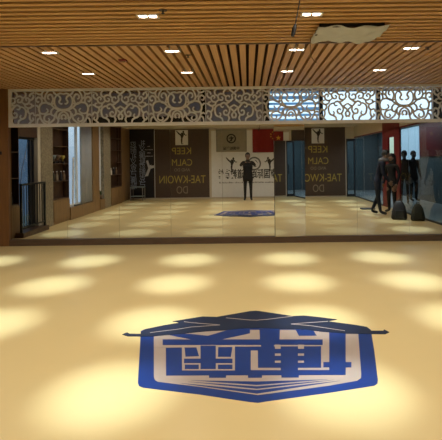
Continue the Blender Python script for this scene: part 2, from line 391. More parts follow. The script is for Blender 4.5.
sm = o.modifiers.new('thick', 'SOLIDIFY'); sm.thickness = .002
def ceil_xy(x, y, z=ZC):
    a, b_ = unproj(x, y); d_ = F*(z-H)/-b_; return a/F*d_, d_
for (px, py, kind, lab) in [(123, 60, 'smoke_detector', 'square reddish brown detector on the pinkish slats'), (163, 10, 'sprinkler_head', 'small round sprinkler head set between the golden slats'),
                            (188, 55, 'sprinkler_head', 'small sprinkler head on the pinkish slats left of the centre'), (428, 47, 'sprinkler_head', 'small sprinkler head on the slats near the right edge')]:
    X, Y = ceil_xy(px, py)
    d = thing(kind, lab, kind.replace('_', ' '), (X, Y, ZC))
    if kind == 'smoke_detector':
        MB().box(-.05, .05, -.05, .05, -.02, .003).build('housing', M['red'], d, bevel=.008); MB().lathe([(.02, -.028), (.025, -.02)], n=14).build('sensor', M['clay'], d)
    else:
        MB().lathe([(.035, -.005), (.04, .005), (.038, .06)], n=16).build('rosette', M['darkwood'], d); MB().lathe([(.012, -.035), (.018, -.03), (.006, -.025), (.006, 0)], n=10).build('deflector', M['metal'], d)
d = thing('hanging_wire', 'loose black wire with a plug hanging from the ceiling near the twin light', 'wire', (0, 0, 0))
MB().tube([(.40, 3.0, 2.81), (.385, 3.0, 2.66), (.37, 3.0, 2.55), (.345, 3.0, 2.43), (.34, 3.0, 2.40)], .004).build('wire', M['ink'], d)
MB().tube([(.345, 3.0, 2.415), (.335, 3.0, 2.385), (.322, 3.0, 2.33)], [.009, .016, .013], 10).build('plug', M['black'], d)
d = MB().tube([(.70, 4.7, 2.82), (.70, 4.7, 2.74), (.695, 4.7, 2.66), (.71, 4.7, 2.59), (.74, 4.7, 2.545), (.765, 4.7, 2.53)], .004).build('hanging_wire', M['clay'])
tag(d, 'thin brown wire dangling from the left side of the film covered vent', 'wire')

# ------------------------------------------------------------------ floor emblem
em = thing('floor_emblem', 'large blue and navy roof shaped emblem printed on the yellow floor', 'floor emblem', (0, 0, 0))
def lay(polys, lvl, name, m, label=None):
    b = MB()
    for k, P in enumerate(polys): b.prism([floor_pt(*q) for q in P], .0001+k*.00001, (lvl+1)*.0006+k*.00002)
    o = b.build(name, m, em)
    if label: o['label'] = label
    return o
def rc(x0, x1, y0, y1): return [(x0, y0), (x1, y0), (x1, y1), (x0, y1)]
lay([[(140.7, 331), (145.5, 329), (210, 322), (300, 322), (367, 327), (371, 330), (374.5, 352), (377.9, 380), (377.5, 383.5), (374.5, 385.8), (330, 392.8), (265, 401.8), (258, 403), (250, 402.2), (199.7, 394.7), (143, 387.8), (139, 386.2), (137.9, 383), (138.4, 372), (139.8, 350)]], 0, 'shield_border', M['blue'], 'broad blue border of the shield')
lay([[(153.7, 330), (358, 330), (361.2, 374), (361, 378), (357.2, 380.8), (330, 385.7), (258, 395.2), (200, 387), (158, 382), (154.8, 380), (153.9, 377), (153.9, 350)]], 1, 'shield_ground', M['embg'], 'pinkish beige inner ground')
blue = [rc(162.6, 322.7, 339.6, 345.2), [(165.8, 348), (240, 346.8), (321.2, 346.4), (321.2, 370), (321.2, 375.3), (166.1, 375.8)], rc(300, 345.4, 370.3, 375.2), rc(329.2, 345.7, 331, 375.2),
        rc(323.3, 351.4, 362.3, 367.6), rc(209, 226, 375, 378), rc(248, 262, 375, 378), rc(281.4, 298.8, 375, 377.8), [(259.4, 328), (280, 328), (279.5, 341), (260, 341)], rc(261, 274, 344, 348),
        [(295.7, 330), (313, 330), (316.8, 335.9), (298.9, 336)], [(163, 334), (190, 334), (208, 336), (228, 330), (250, 328), (250, 333.5), (224.5, 339), (218, 341), (191, 341), (190, 339.4)],
        [(191, 380.6), (257, 381.8), (328, 379.6), (257, 385.2)], [(188, 382), (257, 386.6), (334, 380.2), (257, 389)], [(180, 383.4), (257, 390.4), (340, 381), (257, 393.9)]]
lay(blue, 2, 'lettering', M['blue'], 'blue bars that make up the two characters')
beige = [rc(182, 234.9, 345.7, 370.7), [(250.8, 350.8), (257.8, 350.8), (258, 368.2), (280.6, 368.2), (280.6, 370.5), (250.8, 370.4)], rc(275, 280.6, 345, 349), rc(298, 304, 345, 349), rc(275, 280.6, 353.8, 356), rc(298, 304, 353.8, 356),
         rc(275, 280.6, 361, 363), rc(298, 304, 361, 363), rc(298, 328.5, 368.2, 370.3), rc(321.2, 323.4, 339.5, 368.5), rc(321.2, 329.2, 346, 361.9), [(153.9, 345.6), (182, 345.6), (182, 347.4), (153.9, 348)]]
beige = [q for k, q in enumerate(beige) if k != 9]
lay(beige, 3, 'lettering_gap', M['embg'], 'beige gaps between the blue bars')
lay([[(184.5, 347.8), (196.5, 347.8), (199, 356.5), (185.5, 357)], rc(200.5, 215.8, 346, 369.5), [(218.2, 347.4), (232.5, 347.4), (230.9, 357.2), (217.9, 357.2)], rc(184, 232.5, 359, 363.5), rc(184.8, 198.8, 365, 369.5), rc(217.9, 232.5, 365, 369.5)], 4, 'lettering_inset', M['blue'], 'blue strokes inside the box character')
roof = [[(122.3, 334.8), (125, 333.4), (127.2, 332.7), (129.5, 334), (140.8, 334.2), (141, 332.2), (145.5, 329.4), (163, 325.7), (180, 322.8), (172.5, 321.6), (190, 318.8), (202.3, 316.8), (216.6, 317.2), (235, 314), (250, 311.4), (256, 311), (262, 311.7), (292.5, 316.3), (303.6, 315.8),
         (318, 317.2), (337.1, 319.7), (328, 321.6), (354, 325), (367, 327.2), (371, 331), (383.2, 331), (384.2, 329.8), (389.3, 332.4), (385.3, 334.3), (347.5, 334), (321.6, 332), (300, 329.4), (279.8, 329.2), (259, 328.2), (240, 328.9), (227.7, 330.4), (207, 331.6), (195.9, 332.6), (180, 334.4), (166, 335.4), (152, 336.7), (128, 336.5)]]
lay(roof, 5, 'roof', M['navy'], 'dark navy swept roof with long pointed eaves')
def pline(pts, w_):
    out = []
    for i in range(len(pts)-1): (a, b_), (c, d_) = pts[i], pts[i+1]; out.append([(a, b_-w_), (c, d_-w_), (c, d_+w_), (a, b_+w_)])
    return out
lines = pline([(184, 322), (191, 323), (220, 325.4)], .25)+pline([(220, 325.4), (191, 327.4), (178, 329.6), (150, 333)], .22)+pline([(226, 318.2), (250, 320.4), (257, 320.6), (268.6, 319.6), (292.5, 316.6)], .25)+\
    pline([(328, 321.7), (310, 322.9), (291, 324.4), (310, 326), (330, 329), (345, 331.2)], .25)
lay(lines, 6, 'roof_line', M['embg'], 'thin light lines across the roof')

# ------------------------------------------------------------------ left wall (seen in the mirror)
b = MB()
b.box(XL-.1, XL, YB, -.3, 0, 2.9); b.box(XL-.1, XL, -.3, .9, 0, 2.9); b.box(XL-.1, XL, 6.75, 8.4, 0, 2.9); b.box(XL-.1, XL, .9, 1.7, 0, .3); b.box(XL-.1, XL, 1.7, 4.3, 0, .3); b.box(XL-.1, XL, 4.3, 5.85, 0, 2.9)
b.box(XL-.1, XL, 5.85, 6.75, 0, .08); b.box(XL-.1, XL, 5.85, 6.75, 2.05, 2.9); b.box(XL-.1, XL, 1.6, 4.3, 2.75, 2.9); b.box(XL-.1, XL, .9, 1.6, .3, 2.9); b.box(XL-.1, XL, 1.6, 1.7, 0, .3)
struct(b.build('wall_left', M['wood']), 'wood clad window wall on the left', 'wall')
struct(MB().box(XL, -4.70, -1.65, -.3, 0, 2.8).build('wall_left', M['wood']), 'wood clad end of the left wall', 'wall')
def pillar(y0, y1, m, lab, x1=-4.6):
    struct(MB().box(XL, x1, y0, y1, 0, 2.8).build('wall_left', m, bevel=.006), lab, 'pillar')
pillar(5.27, 5.84, M['stone'], 'speckled grey stone pillar beside the dark blue window'); pillar(.98, 1.66, M['stone'], 'speckled stone pillar beside the narrow bright window')
pillar(2.08, 2.62, M['wood'], 'brown wooden pillar between the two bright windows', -4.6)
# windows
def window(n, y0, y1, z0, z1, glass, lab, split=None, fm='mullion', xo=-4.72):
    wd = bpy.data.objects.new('window_%d' % n, None); C.objects.link(wd); struct(wd, lab, 'window')
    b = MB(); t_ = .05
    b.box(xo-.03, xo+.03, y0, y0+t_, z0, z1); b.box(xo-.03, xo+.03, y1-t_, y1, z0, z1); b.box(xo-.03, xo+.03, y0+t_, y1-t_, z0, z0+t_); b.box(xo-.03, xo+.03, y0+t_, y1-t_, z1-t_, z1)
    if split: b.box(xo-.03, xo+.03, split-.03, split+.03, z0+t_, z1-t_)
    b.build('window_frame', M[fm], wd); MB().box(xo-.004, xo+.004, y0+t_, y1-t_, z0+t_, z1-t_).build('pane', glass, wd)
    return wd
wd = struct(MB().box(-4.8, -4.61, 5.845, 5.98, .10, 2.8).build('trim_7', M['plaster']), 'pale jamb between the blue window and the stone pillar', 'trim')
wd = struct(MB().box(-4.8, -4.62, 5.98, 6.73, 2.03, 2.8).build('wall_left', M['darkwood']), 'dark panel above the blue window', 'wall')
wd = window(5, 5.98, 6.72, .10, 2.03, M['tint'], 'dark blue full height window behind the black railing', 6.12)
MB().tube([(-4.67, 6.3, 1.9), (-4.67, 6.42, 1.6), (-4.67, 6.55, 1.3), (-4.67, 6.6, 1.0)], .006).build('cable', M['inkgrey'], wd)
window(6, 2.64, 4.28, .32, 2.76, M['clear'], 'bright window with a pale curtain and leaning pole', 3.6, 'white')
window(7, 1.70, 2.06, .32, 2.76, M['clear'], 'narrow bright window between the wooden and stone pillars', None, 'white')
struct(MB().box(-4.8, -4.44, 5.845, 6.94, 0, .10).build('trim_4', M['darkwood']), 'dark step under the blue window', 'trim')
struct(MB().box(-4.8, -4.58, 2.62, 4.31, 0, .32).box(-4.8, -4.58, 1.66, 2.08, 0, .32).build('trim_5', M['wood']), 'low wooden ledge under the windows', 'trim')
ra = thing('window_railing', 'black metal railing in front of the dark blue window', 'railing', (-4.5, 0, .10))
b = MB(); b.box(-.02, .02, 5.9, 6.92, .93, .97).build('rail', M['metal'], ra); MB().box(-.015, .015, 5.94, 6.88, .08, .11).build('rail', M['metal'], ra) 
for y in (5.92, 6.90): MB().box(-.02, .02, y-.02, y+.02, 0, .97).build('post', M['metal'], ra)
for k in range(1, 9): MB().box(-.007, .007, 5.92+k*.109-.007, 5.92+k*.109+.007, .1, .94).build('baluster', M['metal'], ra)
# curtain
vs = []; fs = []; n = 60
for i in range(n+1):
    y = 2.68+i/n*.75; x_ = -4.65+.03*math.sin(i*1.05)+.01*math.sin(i*.4)
    vs += [(x_, y, .34), (x_, y, 2.74)]
for i in range(n): fs.append((2*i, 2*i+2, 2*i+3, 2*i+1))
o = MB().add(vs, fs).build('curtain', M['curtain'], None, True); o.modifiers.new('s', 'SOLIDIFY').thickness = .003
tag(o, 'pale grey curtain hanging beside the bright window', 'curtain')
o = MB().tube([(-4.62, 4.10, .325), (-4.64, 3.98, 1.62)], .022, 12).build('pole', M['white']); tag(o, 'white pole leaning against the bright window on the ledge', 'pole')
o = MB().box(-4.69, -4.59, 3.5, 3.95, .32, .345).build('folded_mat', M['ink'], bevel=.006); tag(o, 'dark folded mat lying on the ledge under the bright window', 'mat')
# shelves
def shelf(y0, y1, z0, lab, nsh):
    s = thing('wall_shelf', lab, 'shelf', (0, 0, 0), 0, 'dark display shelves on the window wall')
    b = MB(); b.box(-4.79, -4.77, y0, y1, z0, 2.78); b.box(-4.77, -4.62, y0, y0+.02, z0, 2.78); b.box(-4.77, -4.62, y1-.02, y1, z0, 2.78); b.build('case', M['darkwood'], s)
    zs = [z0+(2.74-z0)*k/nsh for k in range(nsh+1)]
    for z in zs: MB().box(-4.77, -4.62, y0+.02, y1-.02, z, z+.02).build('shelf_board', M['darkwood'], s)
    cb = thing('base_cabinet', 'light brown wooden base cabinet under the %s' % lab.split(',')[0].replace('dark ', '').replace(' banner', ''), 'cabinet', (0, 0, 0), 0, 'base cabinets on the window wall')
    MB().box(-4.79, -4.62, y0, y1, 0, z0-.002).build('body', M['wood'], cb); MB().box(-4.62, -4.60, y0+.02, y1-.02, .06, z0-.03).build('door', M['wood'], cb)
    return zs
z1 = shelf(6.74, 7.64, .64, 'dark shelf next to the wooden pier, beside the blue window', 4)
z2 = shelf(4.31, 5.25, .58, 'dark shelf between the stone pillar and the bright window', 5)
z3 = shelf(-.28, .95, .60, 'dark shelf near the black calligraphy banner', 5)
def bottle(loc, lab, m='metal', k=0):
    t_ = thing('bottle', lab, 'bottle', loc, 0, 'bottles on the dark shelves')
    MB().lathe([(.035, 0), (.036, .02), (.036, .14), (.014, .18), (.014, .22)], n=12).build('body', M[m], t_, True); MB().lathe([(.016, .22), (.016, .24)], n=10).build('cap', M['white'], t_)
for k, y in enumerate((6.9, 7.1)): bottle((-4.70, y, z1[0]+.02), 'dark bottle on the shelf by the wooden pier, %s' % ('nearer the window' if k == 0 else 'nearer the pier'))
for k, y in enumerate((4.45, 4.62, 4.85, 5.05)): bottle((-4.70, y, z2[1]+.02), '%s bottle on the shelf beside the stone pillar, lower board' % ('clay coloured', 'black', 'tan', 'olive')[k], ('clay', 'ink', 'greyprint', 'olive')[k])
for k, y in enumerate((4.5, 4.75, 5.0)):
    t_ = thing('trophy', '%s trophy cup on the upper board of the shelf beside the stone pillar' % ('gold', 'brown', 'grey')[k], 'trophy', (-4.70, y, z2[2]+.02))
    MB().box(-.04, .04, -.04, .04, 0, .05).build('plinth', M['ink'], t_); MB().lathe([(.012, .05), (.012, .1), (.05, .14), (.055, .2)], n=14).build('cup', M[('gold', 'clay', 'poster')[k]], t_, True)
for k, y in enumerate((.05, .35, .65)): bottle((-4.70, y, z3[1]+.02), '%s bottle on the shelf near the calligraphy banner' % ('clay coloured', 'black', 'white')[k], ('clay', 'ink', 'white')[k])
pt = thing('potted_plant', 'small potted plant on the ledge by the narrow bright window', 'potted plant', (-4.655, 1.86, .32))
MB().lathe([(.05, 0), (.07, .12), (.065, .13)], n=14).build('pot', M['clay'], pt, True)
b = MB(); rnd = random.Random(5)
for k in range(26):
    a = rnd.uniform(0, 6.28); r_ = rnd.uniform(.03, .09); h_ = rnd.uniform(.18, .36)
    p0 = Vector((0, 0, .12)); p1 = Vector((r_*math.cos(a), r_*math.sin(a), h_)); s_ = Vector((-math.sin(a), math.cos(a), 0))*.018
    b.add([p0, (p0+p1)/2+s_, p1, (p0+p1)/2-s_, (p0+p1)/2+Vector((0, 0, .006))], [(0, 1, 4), (1, 2, 4), (2, 3, 4), (3, 0, 4)])
b.build('foliage', M['leaf'], pt)

# ------------------------------------------------------------------ back wall and banners (seen in the mirror)
struct(MB().box(-5.6, 3.92, YB-.12, YB, 0, 2.9).build('wall_back', M['plaster']), 'pale back wall carrying the banners', 'wall')
struct(MB().box(3.92, 4.36, YB-.12, YB, 2.3, 2.9).build('wall_back', M['plaster']), 'pale lintel above the dark back door', 'wall')
RB = (R(90), 0, R(180))
def kicker(parent, cx, cz, s, flip, m, y=.004):
    P = [[(0, 0), (.06, 0), (.10, .30), (.07, .5), (-.04, .48), (-.02, .28)], [(-.04, .46), (.08, .46), (.12, .62), (.02, .86), (-.12, .84), (-.14, .66)], [(.02, .5), (.10, .6), (.30, .78), (.46, 1.0), (.40, 1.02), (.24, .86), (-.02, .66)],
         [(-.14, .84), (-.06, .84), (-.02, .93), (-.06, 1.02), (-.14, 1.0), (-.17, .92)], [(-.12, .82), (-.16, .7), (-.30, .62), (-.36, .70), (-.33, .72), (-.27, .68), (-.18, .84)], [(-.02, .82), (.10, .74), (.12, .78), (.0, .9)], [(-.1, 0), (.06, -.02), (.06, .03), (-.04, .04)]]
    b = MB()
    for k, q in enumerate(P): b.prism([(cx+flip*a*s, cz+c*s) for a, c in q], .0005*k, .002+.0003*k, lambda a, c, h: (a, y+h, c))
    return b.build('kicking_figure', m, parent)
# note: the banners face +Y; x to the viewer's left is +X
def motto(x, lab):
    t_ = thing('motto_banner', lab, 'banner', (x, YB+.004, 0), 0, 'brown motto banners on the back wall')
    MB().box(-1.08, 1.08, 0, .006, .05, 2.76).build('banner_sheet', M['banner_brown'], t_)
    MB().box(-.25, .25, .006, .01, 2.13, 2.72).build('sign_card', M['banner_white'], t_)
    kicker(t_, .02, 2.17, .52, -1, M['ink'], .0105)
    z = lambda py: H-(py-161)/25.2
    for s, py, sz, wd_, m in (('KEEP', 150.5, .38, .76, 'gold'), ('CALM', 162, .38, .80, 'gold'), ('AND DO', 169.2, .17, .62, 'greyprint'), ('TAE-KWOIN', 179, .44, 1.84, 'gold'), ('DO', 189.5, .42, .44, 'greyprint')):
        o = text_mesh('lettering', s, sz, M[m], t_, (0, .0075, z(py)), RB, bold=0)
        wcur = max(v_.co.x for v_ in o.data.vertices)-min(v_.co.x for v_ in o.data.vertices); o.scale = (wd_/wcur, 1, 1)
    MB().tube([(-.9, .003, 2.75), (-.9, .003, 2.79)], .004).build('eyelet_cord', M['white'], t_); MB().tube([(.9, .003, 2.75), (.9, .003, 2.79)], .004).build('eyelet_cord', M['white'], t_)
motto(-2.62, 'brown banner with yellow motto next to the black calligraphy banner'); motto(2.80, 'brown banner with yellow motto next to the back door')
wb = thing('school_banner', 'wide white banner with kicking figures and a row of characters', 'banner', (0, YB+.004, 0))
MB().box(-1.45, 1.62, 0, .006, .05, 2.68).build('banner_sheet', M['banner_white'], wb)
kicker(wb, -.62, 1.06, .55, -1, M['ink'], .0065); kicker(wb, .86, 1.06, .55, 1, M['ink'], .0065)
b = MB(); ring = []
for (ro, ri) in ((.27, .21),):
    n = 40; vs = []; fs = []
    for k in range(n):
        a = 2*math.pi*k/n
        for r_ in (ri, ro):
            for h in (.0065, .009): vs.append((.26+r_*math.cos(a), h, 1.36+r_*math.sin(a)))
    for k in range(n):
        i = 4*k; j = 4*((k+1) % n); fs += [(i+1, i+3, j+3, j+1), (i, j, j+2, i+2), (i, i+1, j+1, j), (i+2, j+2, j+3, i+3)]
    b.add(vs, fs)
for k in range(3): b.prism([(.26+.15*math.cos(a_), 1.36+.15*math.sin(a_)) for a_ in (k*2.09, k*2.09+.9, k*2.09+1.5)], .0065, .008, lambda a, c, h: (a, h, c))
b.build('round_seal', M['inkgrey'], wb)
o = text_mesh('lettering', '博南国际跆拳道教育馆', .40, M['ink'], wb, (.10, .0075, .93), RB, bold=.007)
wcur = max(v_.co.x for v_ in o.data.vertices)-min(v_.co.x for v_ in o.data.vertices); o.scale = (2.62/wcur, 1, 1)
b = MB(); rnd = random.Random(2)
for k in range(44):
    x_ = -1.15+k*.057; b.box(x_, x_+rnd.uniform(.02, .045), .006, .0075, .59, .59+rnd.uniform(.03, .06))
b.build('small_lettering', M['inkgrey'], wb)
gb = thing('association_flag', 'grey beige flag with a round black seal above the white banner', 'flag', (-.64, YB+.014, 0))
def cloth(x0, x1, z0, z1, amp=.008):
    vs = []; fs = []; n = 24
    for j in range(n+1):
        for i in range(n+1): vs.append((x0+(x1-x0)*i/n, .012+amp*math.sin(i*.9+j*.15), z0+(z1-z0)*j/n))
    for j in range(n):
        for i in range(n): a = j*(n+1)+i; fs.append((a, a+1, a+n+2, a+n+1))
    return MB().add(vs, fs)
o = cloth(-.61, .61, 1.83, 2.72, .004).build('cloth', M['banner_grey'], gb, True); o.modifiers.new('s', 'SOLIDIFY').thickness = .004
b = MB(); n = 32; vs = []; fs = []
for k in range(n):
    a = 2*math.pi*k/n
    for r_ in (.14, .19):
        for h in (.02, .023): vs.append((r_*math.cos(a), h, 2.36+r_*math.sin(a)))
for k in range(n):
    i = 4*k; j = 4*((k+1) % n); fs += [(i+1, i+3, j+3, j+1), (i, j, j+2, i+2), (i, i+1, j+1, j), (i+2, j+2, j+3, i+3)]
b.add(vs, fs)
for q in ([(-.02, .1), (.02, .1), (.03, -.1), (-.03, -.1)], [(-.1, .04), (.1, .06), (.1, .02), (-.1, 0)], [(-.09, -.11), (-.05, -.12), (.08, .0), (.05, .02)]):
    b.prism([(a, 2.36+c) for a, c in q], .02, .022, lambda a, c, h: (a, h, c))
b.build('round_seal', M['ink'], gb)
text_mesh('lettering', '中国跆拳道', .13, M['ink'], gb, (0, .0215, 1.97), RB, bold=.003)
fl = thing('national_flag', 'red flag with yellow stars hung above the white banner', 'flag', (.80, YB+.014, 0))
o = cloth(-.60, .60, 1.80, 2.72, .006).build('cloth', M['flag'], fl, True); o.modifiers.new('s', 'SOLIDIFY').thickness = .004
def star(cx, cz, r_, rot=0):
    pts = []
    for k in range(10):
        a = math.pi/2+rot+k*math.pi/5; q = r_ if k % 2 == 0 else r_*.4; pts.append((cx+q*math.cos(a), cz+q*math.sin(a)))
    MB().prism(pts, .024, .027, lambda a, c, h: (a, h, c)).build('star', M['star'], fl)
star(.40, 2.46, .11)
for (a, c) in ((.20, 2.60), (.13, 2.52), (.13, 2.42), (.20, 2.34)): star(a, c, .038, .3)
# black calligraphy banner
bb = thing('calligraphy_banner', 'black banner with pale calligraphy columns and a white knotted belt', 'banner', (0, YB+.004, 0))
MB().box(-4.70, -3.72, 0, .006, .05, 2.78).build('banner_sheet', M['banner_black'], bb)
MB().box(-3.72, -3.70, 0, .01, .05, 2.70).build('edge_strip', M['banner_white'], bb)
for k, ch in enumerate('礼义廉耻忍耐克己'): 
    text_mesh('character', ch, .27, M['blueprint'], bb, (-4.20, .0075, 2.2-k*.235), RB); text_mesh('character', '忍耐礼义克己廉耻'[k], .27, M['blueprint'], bb, (-4.55, .0075, 2.15-k*.235), RB)
b = MB(); rnd = random.Random(4)
for k, (n_, w_) in enumerate(((3, .05), (9, .035), (4, .05), (10, .04))):
    for q in range(n_): x_ = -3.93+(q-n_/2)*.036; b.box(x_, x_+.7*w_*rnd.uniform(.6, 1), .006, .0075, 2.08-k*.13, 2.08-k*.13+.035*rnd.uniform(.7, 1))
b.build('small_lettering', M['whiteprint'], bb)
b = MB()
for k, q in enumerate(([(-4.05, 1.52), (-3.97, 1.55), (-3.90, 1.30), (-3.97, 1.24)], [(-3.97, 1.3), (-3.74, 1.34), (-3.74, 1.24), (-3.93, 1.2)], [(-3.96, 1.24), (-3.86, 1.24), (-3.98, .92), (-4.1, .90)], [(-3.98, 1.32), (-3.84, 1.36), (-3.82, 1.22), (-3.94, 1.18)])):
    b.prism(q, .0065+.0004*k, .009+.0006*k, lambda a, c, h: (a, h, c))
b.build('knotted_belt', M['whiteprint'], bb)
# small grey trolley in front
tb = thing('side_table', 'small grey metal table in front of the black calligraphy banner', 'table', (-4.28, -1.2, 0))
MB().box(-.25, .25, -.2, .2, .50, .53).build('table_top', M['poster'], tb, bevel=.004)
MB().box(-.23, .23, -.18, .18, .15, .17).build('lower_shelf', M['poster'], tb)
for sx_ in (-1, 1):
    for sy_ in (-1, 1): MB().box(sx_*.23-.012, sx_*.23+.012, sy_*.18-.012, sy_*.18+.012, 0, .50).build('leg', M['greywall'], tb)
# back door
dd = bpy.data.objects.new('door_1', None); C.objects.link(dd); struct(dd, 'dark framed glass door in the back wall corner', 'door')
b = MB(); b.box(3.92, 3.97, YB-.08, YB-.02, 0, 2.3); b.box(4.23, 4.28, YB-.08, YB-.02, 0, 2.3); b.box(3.97, 4.23, YB-.08, YB-.02, 2.2, 2.3); b.box(3.97, 4.23, YB-.08, YB-.02, 0, .1); b.build('door_frame', M['mullion'], dd)
MB().box(3.97, 4.23, YB-.055, YB-.045, .1, 2.2).build('pane', M['partition'], dd); MB().box(4.0, 4.02, YB-.02, YB+.03, .9, 1.3).build('door_handle', M['metal'], dd)

# ------------------------------------------------------------------ right side: glass partition, red portal, corridor
struct(MB().box(XR-.06, XR+.14, YB, YM+.2, 2.36, 2.9).build('wall_right', M['plaster']), 'pale bulkhead above the glass partition', 'wall')
struct(MB().box(XR-.07, XR-.06, YB, YM, 2.33, 2.37).build('trim_6', M['red']), 'dark red edge along the foot of the bulkhead', 'trim')
pan = [(-1.62, -.45), (-.45, .70), (.70, 1.86), (3.40, 4.5), (4.5, 5.6), (5.6, 6.65), (6.65, 7.65)]
for i, (a, c) in enumerate(pan):
    wd = bpy.data.objects.new('window_%d' % (10+i), None); C.objects.link(wd); struct(wd, 'tall glass partition pane number %d from the back wall' % (i+1), 'glass partition')
    MB().box(XR-.055, XR-.045, a+.004, c-.004, .04, 2.34).build('pane', M['partition'], wd)
    b = MB(); b.box(XR-.07, XR-.03, a, c, 0, .04); b.build('window_frame', M['mullion'], wd)
rp_ = MB(); xr0, xr1 = XR-.07, XR-.02
rp_.box(xr0, xr1, 1.87, 2.42, 0, 2.8); rp_.box(xr0, xr1, 2.93, 3.38, 0, 2.8); rp_.box(xr0, xr1, 2.42, 2.93, 2.12, 2.8)
struct(rp_.build('door_2', M['red'], bevel=.004), 'dark red door portal in the glass partition', 'door')
struct(MB().box(6.2, 6.32, -6.2, 8.6, 0, 2.9).build('wall_right', M['bluewall']), 'blue grey corridor wall beyond the glass', 'wall')
struct(MB().box(-5.6, 6.4, -5.3, -5.2, 0, 2.9).build('wall_back', M['bluewall']), 'blue grey end wall beyond the glass door', 'wall')
o = MB().box(6.17, 6.2, -1.9, -.1, 1.45, 2.65).build('window_20', M['glow_blue']); struct(o, 'added glowing pale blue panel beyond the glass partition', 'window')  # added emissive panel, gives the pale blue brightness behind the glass
struct(MB().box(6.16, 6.2, .0, 2.6, 1.55, 2.85).build('flag_reflection', M['red']), 'dark red panel standing in for the flag reflection in the glass', 'trim')  # the flag's reflection in the partition, put in as a red panel
o = MB().box(6.17, 6.2, -3.7, -2.4, 1.5, 2.45).build('window_21', M['glow_green']); struct(o, 'added glowing pale green panel seen through the red portal', 'window')  # added emissive panel, makes the portal opening glow pale green
for k, y in enumerate((-4.9, -4.3)):
    for j in range(2):
        o = MB().box(6.185, 6.198, y, y+.45, 1.0+j*.62, 1.45+j*.62).build('notice_sheet', M['poster']); tag(o, 'pale notice sheet on the blue corridor wall, %s %s' % ('upper' if j else 'lower', 'far one' if k == 0 else 'near one'), 'notice', 'notice sheets on the corridor wall')
al = bpy.data.lights.new('corridor_fill', 'AREA'); al.energy = 60; al.size = 1.2; al.color = (.8, .92, 1); al.shape = 'RECTANGLE'; al.size_y = 6  # unseen area lamp added to brighten the corridor
q = bpy.data.objects.new('corridor_fill', al); C.objects.link(q); q.location = (5.3, -1.5, 2.78)

